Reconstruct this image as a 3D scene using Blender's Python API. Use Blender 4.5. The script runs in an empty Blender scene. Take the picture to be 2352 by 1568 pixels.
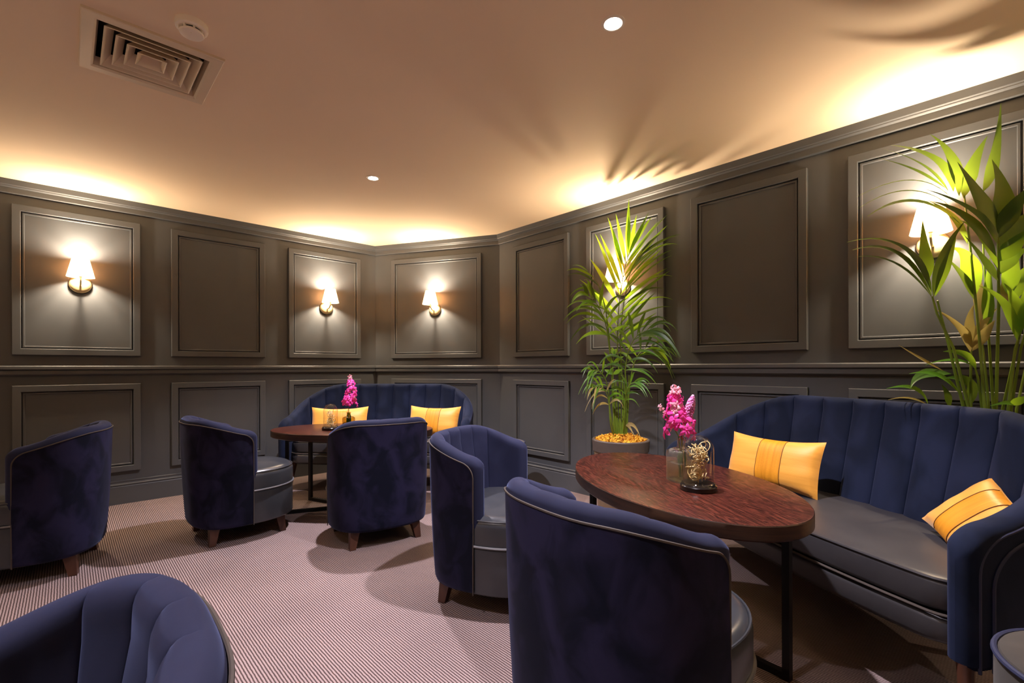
import bpy, math, random
from mathutils import Vector, Matrix
R = math.radians
random.seed(7)
scene = bpy.context.scene
COL = scene.collection

# ------------------------------------------------------------------ camera
F, HY, CAMZ = 1093.5, 842.49, 1.1
cam = bpy.data.cameras.new('camera')
cam.sensor_width = 36.0
cam.lens = F / 2352 * 36.0
cam.shift_y = (HY - 784) / 2352
cam.clip_start = 0.02
camo = bpy.data.objects.new('camera', cam)
COL.objects.link(camo)
camo.matrix_world = Matrix.Translation((0, 0, CAMZ)) @ Matrix.Rotation(R(90), 4, 'X') @ Matrix.Rotation(R(-0.158), 4, 'Z')
scene.camera = camo

# ------------------------------------------------------------------ view, world
vs = scene.view_settings
vs.view_transform = 'Standard'; vs.look = 'None'; vs.gamma = 1.0; vs.use_curve_mapping = False
vs.exposure = 0.55
w = bpy.data.worlds.new('world'); scene.world = w; w.use_nodes = True
w.node_tree.nodes['Background'].inputs[0].default_value = (0.9, 0.75, 0.6, 1)
w.node_tree.nodes['Background'].inputs[1].default_value = 0.02
cy = scene.cycles
cy.max_bounces = 12; cy.diffuse_bounces = 8; cy.transparent_max_bounces = 16; cy.transmission_bounces = 8
cy.sample_clamp_indirect = 4.0
cy.caustics_reflective = False; cy.caustics_refractive = False

# lamp strengths (the lamps themselves are built further down)
SCONCE_W = 50.0
SCONCE_COL = (1.0, 0.79, 0.56)
SPOT_W = 240.0
SPOT_COL = (1.0, 0.91, 1.0)

# ------------------------------------------------------------------ helpers
def empty(name, loc, rz=0.0):
    o = bpy.data.objects.new(name, None); COL.objects.link(o)
    o.location = loc; o.rotation_euler = (0, 0, rz); o.empty_display_size = 0.1
    return o
def tag(o, label=None, cat=None, group=None, kind=None):
    if label: o['label'] = label
    if cat: o['category'] = cat
    if group: o['group'] = group
    if kind: o['kind'] = kind
    return o
def thing(name, label, cat, loc=(0, 0, 0), rz=0.0, group=None):
    return tag(empty(name, loc, rz), label, cat, group)
def mk(name, verts, faces, mat, parent=None, smooth=True, kind=None, auto=None):
    me = bpy.data.meshes.new(name)
    me.from_pydata([tuple(v) for v in verts], [], faces)
    me.validate(); me.update()
    if smooth: me.shade_smooth()
    if auto is not None:
        me.set_sharp_from_angle(angle=R(auto))
    me.materials.append(mat)
    o = bpy.data.objects.new(name, me); COL.objects.link(o)
    if parent is not None: o.parent = parent
    if kind: o['kind'] = kind
    return o
class MB:
    def __init__(s): s.v = []; s.f = []
    def add(s, v, f):
        b = len(s.v); s.v += [tuple(x) for x in v]; s.f += [tuple(i + b for i in q) for q in f]; return s
    def box(s, x0, x1, y0, y1, z0, z1, bev=0.0):
        if bev <= 0:
            v = [(x0,y0,z0),(x1,y0,z0),(x1,y1,z0),(x0,y1,z0),(x0,y0,z1),(x1,y0,z1),(x1,y1,z1),(x0,y1,z1)]
            return s.add(v, [(3,2,1,0),(4,5,6,7),(0,1,5,4),(1,2,6,5),(2,3,7,6),(3,0,4,7)])
        b = bev
        loops = [(z0,b),(z0+b,0),(z1-b,0),(z1,b)]
        rings = []
        for z, i in loops:
            rings.append([(x0+i,y0+b,z),(x0+b,y0+i,z),(x1-b,y0+i,z),(x1-i,y0+b,z),(x1-i,y1-b,z),(x1-b,y1-i,z),(x0+b,y1-i,z),(x0+i,y1-b,z)])
        return s.loft(rings, True, True)
    def loft(s, rings, cap0=False, cap1=False, closed=True):
        n = len(rings[0]); v = [p for r in rings for p in r]; f = []
        for i in range(len(rings) - 1):
            for j in range(n if closed else n - 1):
                k = (j + 1) % n
                f.append((i*n+j, i*n+k, (i+1)*n+k, (i+1)*n+j))
        if cap0: f.append(tuple(reversed(range(n))))
        if cap1: f.append(tuple((len(rings)-1)*n + j for j in range(n)))
        return s.add(v, f)
    def lathe(s, prof, n=32, c=(0, 0), cap0=True, cap1=True):
        rings = [[(c[0]+r*math.cos(2*math.pi*j/n), c[1]+r*math.sin(2*math.pi*j/n), z) for j in range(n)] for r, z in prof]
        return s.loft(rings, cap0, cap1)
    def tube(s, pts, rad, n=8, cap=True, closed=False):
        pts = [Vector(p) for p in pts]; m = len(pts)
        rad = rad if isinstance(rad, (list, tuple)) else [rad] * m
        rings = []; prev = None
        for i, p in enumerate(pts):
            a = pts[i-1] if (i > 0 or closed) else p
            b = pts[(i+1) % m] if (i < m-1 or closed) else p
            t = (b - a).normalized() if (b - a).length > 1e-9 else Vector((0, 0, 1))
            if prev is None:
                u = t.cross(Vector((0, 0, 1)))
                if u.length < 1e-3: u = t.cross(Vector((1, 0, 0)))
            else:
                u = prev - t * prev.dot(t)
                if u.length < 1e-6: u = t.cross(Vector((0.3, 0.5, 1)))
            u.normalize(); prev = u; q = t.cross(u)
            rings.append([p + (u*math.cos(2*math.pi*j/n) + q*math.sin(2*math.pi*j/n)) * rad[i] for j in range(n)])
        if closed:
            rings.append(rings[0]); cap = False
        return s.loft(rings, cap, cap)
    def build(s, name, mat, parent=None, smooth=True, kind=None, auto=35):
        return mk(name, s.v, s.f, mat, parent, smooth, kind, auto)
def copy_tree(o, parent=None):
    c = o.copy(); COL.objects.link(c); c.parent = parent
    for ch in list(o.children): copy_tree(ch, c)
    return c
def at(px, py, d):
    """a point of the room d metres ahead, seen at a photograph position"""
    xr, yr = px - 1176, py - HY
    c, s = math.cos(R(-0.1584)), math.sin(R(-0.1584))
    X, Y = c*xr + s*yr, -s*xr + c*yr
    return Vector((X / F * d, d, CAMZ - Y / F * d))

# ------------------------------------------------------------------ materials
def mat(name, base=(0.5, 0.5, 0.5), rough=0.5, metal=0.0, **kw):
    m = bpy.data.materials.new(name); m.use_nodes = True
    b = m.node_tree.nodes['Principled BSDF']
    b.inputs['Base Color'].default_value = (*base, 1); b.inputs['Roughness'].default_value = rough
    b.inputs['Metallic'].default_value = metal
    for k, v in kw.items():
        b.inputs[k.replace('_', ' ')].default_value = (*v, 1) if isinstance(v, tuple) and len(v) == 3 else v
    return m
def N(m, t, **kw):
    n = m.node_tree.nodes.new(t)
    for k, v in kw.items():
        if k in n.inputs: n.inputs[k].default_value = v
        else: setattr(n, k, v)
    return n
def L(m, a, ao, b, bi): m.node_tree.links.new(a.outputs[ao], b.inputs[bi])
def ramp(m, stops):
    n = N(m, 'ShaderNodeValToRGB'); e = n.color_ramp.elements
    while len(e) < len(stops): e.new(0.5)
    for i, (p, c) in enumerate(stops): e[i].position = p; e[i].color = (*c, 1)
    return n
def noise_col(m, stops, scale=5, detail=4, dist=0.0, stretch=None, coord='Object'):
    tc = N(m, 'ShaderNodeTexCoord'); mp = N(m, 'ShaderNodeMapping')
    if stretch: mp.inputs['Scale'].default_value = stretch
    L(m, tc, coord, mp, 'Vector')
    nz = N(m, 'ShaderNodeTexNoise'); nz.inputs['Scale'].default_value = scale; nz.inputs['Detail'].default_value = detail
    nz.inputs['Distortion'].default_value = dist
    L(m, mp, 'Vector', nz, 'Vector'); r = ramp(m, stops); L(m, nz, 'Fac', r, 'Fac')
    L(m, r, 'Color', m.node_tree.nodes['Principled BSDF'], 'Base Color')
    return nz, r, mp
def bump(m, src, out='Fac', strength=0.2, dist=0.002):
    b = N(m, 'ShaderNodeBump'); b.inputs['Strength'].default_value = strength; b.inputs['Distance'].default_value = dist
    L(m, src, out, b, 'Height'); L(m, b, 'Normal', m.node_tree.nodes['Principled BSDF'], 'Normal')
    return b
def fine_bump(m, scale, strength=0.15, dist=0.001):
    tc = N(m, 'ShaderNodeTexCoord'); nz = N(m, 'ShaderNodeTexNoise'); nz.inputs['Scale'].default_value = scale
    L(m, tc, 'Object', nz, 'Vector'); return bump(m, nz, 'Fac', strength, dist)

M = {}
M['wall'] = mat('charcoal_paint', (0.078, 0.076, 0.074), 0.5)
noise_col(M['wall'], [(0.3, (0.068, 0.073, 0.080)), (0.7, (0.077, 0.082, 0.089))], 3, 3)
fine_bump(M['wall'], 220, 0.08, 0.0006)
M['ceiling'] = mat('ceiling_paint', (0.74, 0.66, 0.57), 0.85)
noise_col(M['ceiling'], [(0.3, (0.88, 0.71, 0.50)), (0.7, (0.92, 0.75, 0.54))], 1.2, 3)
fine_bump(M['ceiling'], 160, 0.05, 0.0006)

def carpet():
    m = mat('ribbed_carpet', (0.3, 0.24, 0.23), 0.95)
    tc = N(m, 'ShaderNodeTexCoord'); mp = N(m, 'ShaderNodeMapping')
    mp.inputs['Rotation'].default_value = (0, 0, R(-43.1))
    L(m, tc, 'Object', mp, 'Vector')
    sx = N(m, 'ShaderNodeSeparateXYZ'); L(m, mp, 'Vector', sx, 'Vector')
    # ribs, slightly wavering
    nz = N(m, 'ShaderNodeTexNoise'); nz.inputs['Scale'].default_value = 45; nz.inputs['Detail'].default_value = 2
    L(m, mp, 'Vector', nz, 'Vector')
    ma = N(m, 'ShaderNodeMath', operation='MULTIPLY_ADD'); ma.inputs[1].default_value = 0.0035
    L(m, nz, 'Fac', ma, 0); L(m, sx, 'X', ma, 2)
    k = N(m, 'ShaderNodeMath', operation='MULTIPLY'); k.inputs[1].default_value = 2 * math.pi / 0.0105
    L(m, ma, 'Value', k, 0)
    s = N(m, 'ShaderNodeMath', operation='SINE'); L(m, k, 'Value', s, 0)
    # loops along each rib
    k2 = N(m, 'ShaderNodeMath', operation='MULTIPLY'); k2.inputs[1].default_value = 2 * math.pi / 0.009
    L(m, sx, 'Y', k2, 0)
    s2 = N(m, 'ShaderNodeMath', operation='SINE'); L(m, k2, 'Value', s2, 0)
    mm = N(m, 'ShaderNodeMath', operation='MULTIPLY_ADD'); mm.inputs[1].default_value = 0.18
    L(m, s2, 'Value', mm, 0); L(m, s, 'Value', mm, 2)
    mr = N(m, 'ShaderNodeMapRange'); mr.inputs['From Min'].default_value = -1.1; mr.inputs['From Max'].default_value = 1.1
    L(m, mm, 'Value', mr, 'Value')
    r = ramp(m, [(0.22, (0.055, 0.032, 0.029)), (0.64, (0.34, 0.262, 0.255))])
    L(m, mr, 'Result', r, 'Fac')
    n2 = N(m, 'ShaderNodeTexNoise'); n2.inputs['Scale'].default_value = 2.2; n2.inputs['Detail'].default_value = 6
    L(m, mp, 'Vector', n2, 'Vector')
    r2 = ramp(m, [(0.3, (0.82, 0.80, 0.80)), (0.7, (1.05, 1.03, 1.03))]); L(m, n2, 'Fac', r2, 'Fac')
    mx = N(m, 'ShaderNodeMixRGB', blend_type='MULTIPLY'); mx.inputs['Fac'].default_value = 1
    L(m, r, 'Color', mx, 'Color1'); L(m, r2, 'Color', mx, 'Color2')
    L(m, mx, 'Color', m.node_tree.nodes['Principled BSDF'], 'Base Color')
    bump(m, mr, 'Result', 0.5, 0.003)
    return m
M['carpet'] = carpet()

def velvet(name, dark, light, sheen, scale=8.0):
    m = mat(name, light, 0.85, 0)
    b = m.node_tree.nodes['Principled BSDF']
    b.inputs['Sheen Weight'].default_value = sheen; b.inputs['Sheen Roughness'].default_value = 0.35
    b.inputs['Sheen Tint'].default_value = (0.36, 0.44, 0.85, 1)
    b.inputs['Specular IOR Level'].default_value = 0.15
    nz, r, mp = noise_col(m, [(0.40, dark), (0.60, light)], scale, 7, 0.9, (1, 1, 0.7))
    fine_bump(m, 900, 0.15, 0.0006)
    return m
M['velvet'] = velvet('navy_velvet', (0.003, 0.004, 0.013), (0.014, 0.013, 0.040), 0.16)
M['velvet_in'] = velvet('navy_velvet_smooth', (0.012, 0.014, 0.036), (0.018, 0.021, 0.050), 0.2, 3.5)
M['velvet_sofa'] = velvet('deep_navy_velvet', (0.005, 0.009, 0.024), (0.011, 0.017, 0.044), 0.2, 5.0)
def leather(name, a, b_, rough):
    m = mat(name, a, rough); noise_col(m, [(0.35, a), (0.65, b_)], 7, 5)
    tc = N(m, 'ShaderNodeTexCoord'); vo = N(m, 'ShaderNodeTexNoise'); vo.inputs['Scale'].default_value = 300
    L(m, tc, 'Object', vo, 'Vector'); bump(m, vo, 'Fac', 0.12, 0.0008)
    return m
M['leather'] = leather('slate_leather', (0.030, 0.033, 0.040), (0.042, 0.045, 0.052), 0.31)
M['leather_sofa'] = leather('graphite_leather', (0.032, 0.031, 0.035), (0.044, 0.042, 0.045), 0.38)
M['piping'] = mat('taupe_piping', (0.050, 0.038, 0.031), 0.75)
M['piping_leather'] = mat('slate_piping', (0.12, 0.12, 0.13), 0.35)
M['piping_navy'] = mat('navy_piping', (0.012, 0.017, 0.055), 0.7)
M['leg'] = mat('dark_leg_wood', (0.060, 0.022, 0.012), 0.42)
noise_col(M['leg'], [(0.3, (0.040, 0.014, 0.008)), (0.7, (0.085, 0.032, 0.017))], 14, 4, 0.5, (1, 1, 0.15))

def table_wood():
    m = mat('stained_oak', (0.08, 0.03, 0.02), 0.30, 0, Specular_IOR_Level=0.3)
    tc = N(m, 'ShaderNodeTexCoord'); mp = N(m, 'ShaderNodeMapping'); mp.inputs['Scale'].default_value = (1.0, 7.0, 1.0)
    L(m, tc, 'Object', mp, 'Vector')
    n1 = N(m, 'ShaderNodeTexNoise'); n1.inputs['Scale'].default_value = 2.2; n1.inputs['Detail'].default_value = 3; n1.inputs['Distortion'].default_value = 0.5
    L(m, mp, 'Vector', n1, 'Vector')
    k = N(m, 'ShaderNodeMath', operation='MULTIPLY'); k.inputs[1].default_value = 95; L(m, n1, 'Fac', k, 0)
    s = N(m, 'ShaderNodeMath', operation='SINE'); L(m, k, 'Value', s, 0)
    n2 = N(m, 'ShaderNodeTexNoise'); n2.inputs['Scale'].default_value = 40; n2.inputs['Detail'].default_value = 6
    mp2 = N(m, 'ShaderNodeMapping'); mp2.inputs['Scale'].default_value = (0.6, 9.0, 1.0); L(m, tc, 'Object', mp2, 'Vector'); L(m, mp2, 'Vector', n2, 'Vector')
    a = N(m, 'ShaderNodeMath', operation='MULTIPLY_ADD'); a.inputs[1].default_value = 0.10; L(m, s, 'Value', a, 0); L(m, n2, 'Fac', a, 2)
    r = ramp(m, [(0.30, (0.014, 0.004, 0.003)), (0.54, (0.050, 0.011, 0.007)), (0.76, (0.140, 0.034, 0.020))])
    L(m, a, 'Value', r, 'Fac'); L(m, r, 'Color', m.node_tree.nodes['Principled BSDF'], 'Base Color')
    bump(m, a, 'Value', 0.15, 0.0015)
    return m
M['table'] = table_wood()
M['table_edge'] = mat('dark_oak_edge', (0.03, 0.012, 0.006), 0.4)
noise_col(M['table_edge'], [(0.35, (0.020, 0.008, 0.004)), (0.65, (0.048, 0.020, 0.010))], 6, 6, 0.3, (1, 1, 14))
M['black'] = mat('black_steel', (0.012, 0.011, 0.011), 0.45, 0.6)
M['brass'] = mat('brass', (0.75, 0.50, 0.18), 0.28, 1.0)
M['plate'] = mat('cream_brass', (0.85, 0.66, 0.34), 0.3, 0.8)
def shade_mat():
    m = bpy.data.materials.new('glowing_fabric_shade'); m.use_nodes = True
    nt = m.node_tree; nt.nodes.remove(nt.nodes['Principled BSDF'])
    tr = N(m, 'ShaderNodeBsdfTranslucent'); tr.inputs['Color'].default_value = (0.95, 0.60, 0.26, 1)
    em = N(m, 'ShaderNodeEmission'); em.inputs['Color'].default_value = (1.0, 0.83, 0.60, 1); em.inputs['Strength'].default_value = 2.2
    ad = N(m, 'ShaderNodeAddShader'); L(m, tr, 'BSDF', ad, 0); L(m, em, 'Emission', ad, 1)
    L(m, ad, 'Shader', nt.nodes['Material Output'], 'Surface'); return m
M['shade'] = shade_mat()
def emit(name, col, s):
    m = bpy.data.materials.new(name); m.use_nodes = True
    nt = m.node_tree; nt.nodes.remove(nt.nodes['Principled BSDF'])
    e = N(m, 'ShaderNodeEmission'); e.inputs['Color'].default_value = (*col, 1); e.inputs['Strength'].default_value = s
    L(m, e, 'Emission', nt.nodes['Material Output'], 'Surface'); return m
M['lens'] = emit('lit_lens', (1.0, 0.93, 0.9), 40.0)
def bulb_mat():
    m = bpy.data.materials.new('lit_bulb'); m.use_nodes = True
    nt = m.node_tree; nt.nodes.remove(nt.nodes['Principled BSDF'])
    t = N(m, 'ShaderNodeBsdfTransparent'); e = N(m, 'ShaderNodeEmission'); e.inputs['Color'].default_value = (1, 0.8, 0.55, 1); e.inputs['Strength'].default_value = 6
    a = N(m, 'ShaderNodeAddShader'); L(m, t, 'BSDF', a, 0); L(m, e, 'Emission', a, 1); L(m, a, 'Shader', nt.nodes['Material Output'], 'Surface'); return m
M['bulb'] = bulb_mat()
def glass(name, col, rough=0.0, painted_shine=0.0):
    """thin clear glass: mostly see-through with a fresnel gloss"""
    m = bpy.data.materials.new(name); m.use_nodes = True
    nt = m.node_tree; nt.nodes.remove(nt.nodes['Principled BSDF'])
    t = N(m, 'ShaderNodeBsdfTransparent'); t.inputs['Color'].default_value = (*col, 1)
    g = N(m, 'ShaderNodeBsdfGlossy'); g.inputs['Roughness'].default_value = rough
    lw = N(m, 'ShaderNodeLayerWeight'); lw.inputs['Blend'].default_value = 0.35
    mp = N(m, 'ShaderNodeMapRange'); mp.inputs['To Min'].default_value = 0.10; mp.inputs['To Max'].default_value = 0.75
    L(m, lw, 'Facing', mp, 'Value')
    pw = N(m, 'ShaderNodeMath', operation='POWER'); pw.inputs[1].default_value = 1.8; L(m, mp, 'Result', pw, 0)
    mx = N(m, 'ShaderNodeMixShader'); L(m, pw, 'Value', mx, 'Fac'); L(m, t, 'BSDF', mx, 1); L(m, g, 'BSDF', mx, 2)
    if painted_shine:  # pale diffuse mixed in, standing in for reflections in the glass
        d = N(m, 'ShaderNodeBsdfDiffuse'); d.inputs['Color'].default_value = (0.85, 0.80, 0.68, 1); tl = N(m, 'ShaderNodeBsdfTranslucent'); tl.inputs['Color'].default_value = (0.85, 0.80, 0.62, 1)
        m1 = N(m, 'ShaderNodeMixShader'); L(m, d, 'BSDF', m1, 1); L(m, tl, 'BSDF', m1, 2)
        m2 = N(m, 'ShaderNodeMixShader'); m2.inputs['Fac'].default_value = painted_shine; L(m, mx, 'Shader', m2, 1); L(m, m1, 'Shader', m2, 2); mx = m2
    L(m, mx, 'Shader', nt.nodes['Material Output'], 'Surface'); return m
M['glass_vase'] = glass('shine_painted_glass', (0.95, 0.95, 0.92), 0.03, 0.16)
M['glass'] = glass('clear_glass', (0.93, 0.94, 0.92), 0.03)
M['glass_olive'] = glass('olive_glass', (0.66, 0.60, 0.28), 0.03)
M['water'] = glass('water', (0.86, 0.85, 0.55), 0.02, 0.10)
M['silk'] = mat('mustard_silk', (0.80, 0.36, 0.035), 0.5)
M['silk'].node_tree.nodes['Principled BSDF'].inputs['Sheen Weight'].default_value = 0.3
noise_col(M['silk'], [(0.3, (0.74, 0.33, 0.035)), (0.7, (0.84, 0.40, 0.055))], 9, 5, 0, (0.3, 1, 6))
fine_bump(M['silk'], 260, 0.25, 0.0012)
M['silk_band'] = mat('deep_mustard_silk', (0.72, 0.29, 0.015), 0.42)
noise_col(M['silk_band'], [(0.3, (0.58, 0.22, 0.010)), (0.7, (0.80, 0.34, 0.025))], 16, 4, 0.4, (5, 1, 0.25))
fine_bump(M['silk_band'], 120, 0.3, 0.0015)
M['thread'] = mat('brown_seam', (0.16, 0.06, 0.01), 0.8)
def leafmat(name, a, b_, tcol, tw):
    m = mat(name, a, 0.38); nt = m.node_tree
    noise_col(m, [(0.35, a), (0.65, b_)], 5, 3)
    p = nt.nodes['Principled BSDF']; t = N(m, 'ShaderNodeBsdfTranslucent'); t.inputs['Color'].default_value = (*tcol, 1)
    mx = N(m, 'ShaderNodeMixShader'); mx.inputs['Fac'].default_value = tw
    L(m, p, 'BSDF', mx, 1); L(m, t, 'BSDF', mx, 2); L(m, mx, 'Shader', nt.nodes['Material Output'], 'Surface'); return m
M['leaf'] = leafmat('palm_leaf', (0.045, 0.17, 0.012), (0.085, 0.25, 0.02), (0.42, 0.66, 0.03), 0.36)
M['leaf_dark'] = leafmat('palm_leaf_dark', (0.035, 0.10, 0.012), (0.06, 0.15, 0.018), (0.17, 0.25, 0.02), 0.26)
M['leaf_dry'] = leafmat('palm_leaf_dry', (0.26, 0.22, 0.06), (0.38, 0.30, 0.12), (0.5, 0.4, 0.12), 0.35)
M['stalk'] = leafmat('palm_stalk', (0.13, 0.21, 0.02), (0.20, 0.30, 0.035), (0.4, 0.5, 0.05), 0.2)
M['moss'] = mat('orange_moss', (0.62, 0.30, 0.04), 0.95)
noise_col(M['moss'], [(0.35, (0.40, 0.16, 0.01)), (0.5, (0.62, 0.31, 0.02)), (0.68, (0.64, 0.44, 0.04))], 22, 4)
M['pot'] = mat('brown_planter', (0.075, 0.058, 0.048), 0.6)
noise_col(M['pot'], [(0.3, (0.066, 0.05, 0.042)), (0.7, (0.09, 0.07, 0.058))], 9, 5)
fine_bump(M['pot'], 60, 0.15, 0.002)
M['pot_body'] = mat('tan_planter_body', (0.20, 0.13, 0.075), 0.6)
noise_col(M['pot_body'], [(0.3, (0.17, 0.11, 0.06)), (0.7, (0.24, 0.16, 0.09))], 6, 5)
M['vent'] = mat('vent_enamel', (0.60, 0.50, 0.36), 0.5)
noise_col(M['vent'], [(0.3, (0.72, 0.60, 0.42)), (0.7, (0.78, 0.66, 0.48))], 4, 3)
M['dark'] = mat('duct_black', (0.01, 0.01, 0.01), 0.9)
M['plastic'] = mat('cream_plastic', (0.93, 0.84, 0.68), 0.4)
M['stool'] = mat('grey_velvet', (0.11, 0.095, 0.08), 0.85, 0, Sheen_Weight=0.12)
noise_col(M['stool'], [(0.35, (0.055, 0.048, 0.042)), (0.65, (0.085, 0.075, 0.066))], 6, 5, 0.5)
M['petal'] = leafmat('magenta_petal', (0.80, 0.04, 0.36), (0.90, 0.10, 0.50), (0.95, 0.10, 0.5), 0.35)
M['petal_pale'] = leafmat('pale_pink_petal', (0.90, 0.42, 0.58), (0.92, 0.60, 0.62), (0.95, 0.5, 0.6), 0.35)
M['spike'] = mat('lilac_florets', (0.72, 0.20, 0.50), 0.7)
noise_col(M['spike'], [(0.35, (0.60, 0.12, 0.42)), (0.65, (0.85, 0.36, 0.66))], 60, 3)
M['berry'] = mat('red_berry', (0.35, 0.03, 0.05), 0.35)
M['gold'] = mat('pale_gold_tendril', (0.72, 0.55, 0.26), 0.45)
noise_col(M['gold'], [(0.3, (0.55, 0.38, 0.14)), (0.7, (0.85, 0.70, 0.40))], 20, 3)
M['lacquer'] = mat('black_lacquer', (0.012, 0.009, 0.008), 0.2)

# ------------------------------------------------------------------ room
ZC = 2.458
c1 = Vector((-1.5437, 5.3930)); c2 = Vector((-0.1260, 4.9200))
dA = Vector((math.sin(R(46.868)), math.cos(R(46.868))))          # along the left wall, away from the viewer
dC = Vector((math.sin(R(-43.132)), math.cos(R(-43.132))))        # along the right wall, away from the viewer
a0 = c1 - dA * 5.2                                               # the walls run on behind the viewer
e0 = c2 - dC * 7.4
a_back = a0 + Vector((dA.y, -dA.x)) * 4.9
poly = [a0, c1, c2, e0, a_back + (e0 - a_back) * 0.0]            # room outline, clockwise seen from above
names = ['left', 'back', 'right', 'rear', 'front']
def nrm(a, b):                                                   # normal pointing into the room
    d = (b - a).normalized(); return Vector((d.y, -d.x))
def line_off(i, off):
    a, b = poly[i % 5], poly[(i + 1) % 5]; n = nrm(a, b); return a + n*off, (b - a).normalized()
def isect(p, d, q, e):
    den = d.x*e.y - d.y*e.x; t = ((q.x-p.x)*e.y - (q.y-p.y)*e.x) / den; return p + d*t
def corner(i, off):
    """mitred corner before wall i at an offset into the room"""
    p, d = line_off(i - 1, off); q, e = line_off(i, off); return isect(p, d, q, e)
def run(name, i, prof, m, parent=None, auto=20):
    """a straight moulding along wall i, its profile given as (offset, height), mitred at both ends"""
    n = len(prof); v = []
    for o, z in prof: p = corner(i, o); v.append((p.x, p.y, z))
    for o, z in prof: p = corner(i + 1, o); v.append((p.x, p.y, z))
    f = [(k, k + 1, n + k + 1, n + k) for k in range(n - 1)] + [(n - 1, 0, n, 2*n - 1)]
    f += [tuple(range(n)), tuple(reversed(range(n, 2*n)))]
    o = mk(name, v, [tuple(reversed(q)) for q in f], m, parent, True, None, auto); return o

walls = []
for i, nm in enumerate(names):
    o = run('wall_' + nm, i, [(-0.12, -0.05), (-0.12, ZC + 0.25), (0, ZC + 0.25), (0, -0.05)], M['wall']); o['kind'] = 'structure'
    walls.append(o)
RAIL = [(-0.004, 1.046), (0.018, 1.046), (0.030, 1.056), (0.030, 1.080), (0.026, 1.084), (0.022, 1.084), (0.022, 1.089), (0.034, 1.090), (0.036, 1.093), (0.036, 1.112), (0.030, 1.119), (-0.004, 1.119)]
CORN = [(-0.004, 2.362), (0.016, 2.362), (0.020, 2.367), (0.020, 2.402), (0.026, 2.407), (0.034, 2.410), (0.034, 2.414), (0.040, 2.420), (0.046, 2.445), (0.050, 2.462), (-0.004, 2.462)]
BASE = [(-0.004, 0.0), (0.022, 0.0), (0.022, 0.140), (0.018, 0.146), (0.018, 0.150), (0.024, 0.153), (0.024, 0.160), (0.016, 0.166), (0.014, 0.178), (0.018, 0.180), (0.018, 0.186), (0.008, 0.190), (-0.004, 0.190)]
tn = 0
for i, nm in enumerate(names):
    for prof in (RAIL, CORN):
        tn += 1; o = run('trim_%d' % tn, i, prof, M['wall']); o['kind'] = 'structure'
    o = run('baseboard_' + nm, i, BASE, M['wall']); o['kind'] = 'structure'

# floor and ceiling (with the opening for the air vent)
mk('floor', [(-8, -7, -0.1), (9, -7, -0.1), (9, 8, -0.1), (-8, 8, -0.1), (-8, -7, 0), (9, -7, 0), (9, 8, 0), (-8, 8, 0)],
   [(3,2,1,0),(4,5,6,7),(0,1,5,4),(1,2,6,5),(2,3,7,6),(3,0,4,7)], M['carpet'], None, False)['kind'] = 'structure'
VC = Vector((-1.594, 2.108)); VH = 0.205
def sq(c, h, z): return [(c.x + dA.x*a*h + dC.x*b*h, c.y + dA.y*a*h + dC.y*b*h, z) for a, b in ((-1, -1), (1, -1), (1, 1), (-1, 1))]
mb = MB(); r0 = sq(VC, VH, ZC); r1 = sq(VC, 9.0, ZC); r2 = sq(VC, 9.0, ZC + 0.12); r3 = sq(VC, VH, ZC + 0.12)
mb.loft([r0, r1, r2, r3, r0]); mb.build('ceiling', M['ceiling'], None, False)['kind'] = 'structure'

# wall panels: mitred frame with groove and bead around a flat field
def panel(i, t0, t1, z0, z1):
    wall = walls[i]; a = poly[i]; d = (poly[i+1] - a).normalized(); n = nrm(poly[i], poly[i+1])
    def P(s, z, o): q = a + d*s + n*o; return (q.x, q.y, z)
    prof = [(0, -0.002), (0, 0.024), (0.003, 0.027), (0.044, 0.027), (0.047, 0.024), (0.047, 0.004), (0.053, 0.004), (0.053, 0.012), (0.056, 0.016), (0.064, 0.016), (0.067, 0.012), (0.067, 0.007)]
    rings = [[P(t0+k, z0+k, o), P(t1-k, z0+k, o), P(t1-k, z1-k, o), P(t0+k, z1-k, o)] for k, o in prof]
    fld = MB(); k = 0.066
    fld.loft([[P(t0+k, z0+k, o), P(t1-k, z0+k, o), P(t1-k, z1-k, o), P(t0+k, z1-k, o)] for o in (-0.002, 0.0075)], True, True)
    w_ = fld.build('wall_panel', M['wall'], wall, False)
    MB().loft(rings).build('panel_frame', M['wall'], w_, True, None, 15)
LA = (c1 - a0).length
for t0, t1 in [(-4.91, -4.18), (-3.93, -3.18), (-2.846, -2.110), (-1.900, -1.160), (-0.943, -0.187)]:
    panel(0, LA + t0, LA + t1, 1.198, 2.291); panel(0, LA + t0, LA + t1, 0.262, 0.973)
for z0, z1 in ((1.198, 2.291), (0.262, 0.973)): panel(1, 0.216, 1.298, z0, z1)
for t0, t1 in [(0.224, 0.938), (1.140, 1.863), (2.075, 2.803), (3.008, 3.735), (3.94, 4.66), (4.88, 5.60)]:
    panel(2, t0, t1, 1.198, 2.291); panel(2, t0, t1, 0.262, 0.973)

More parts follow.
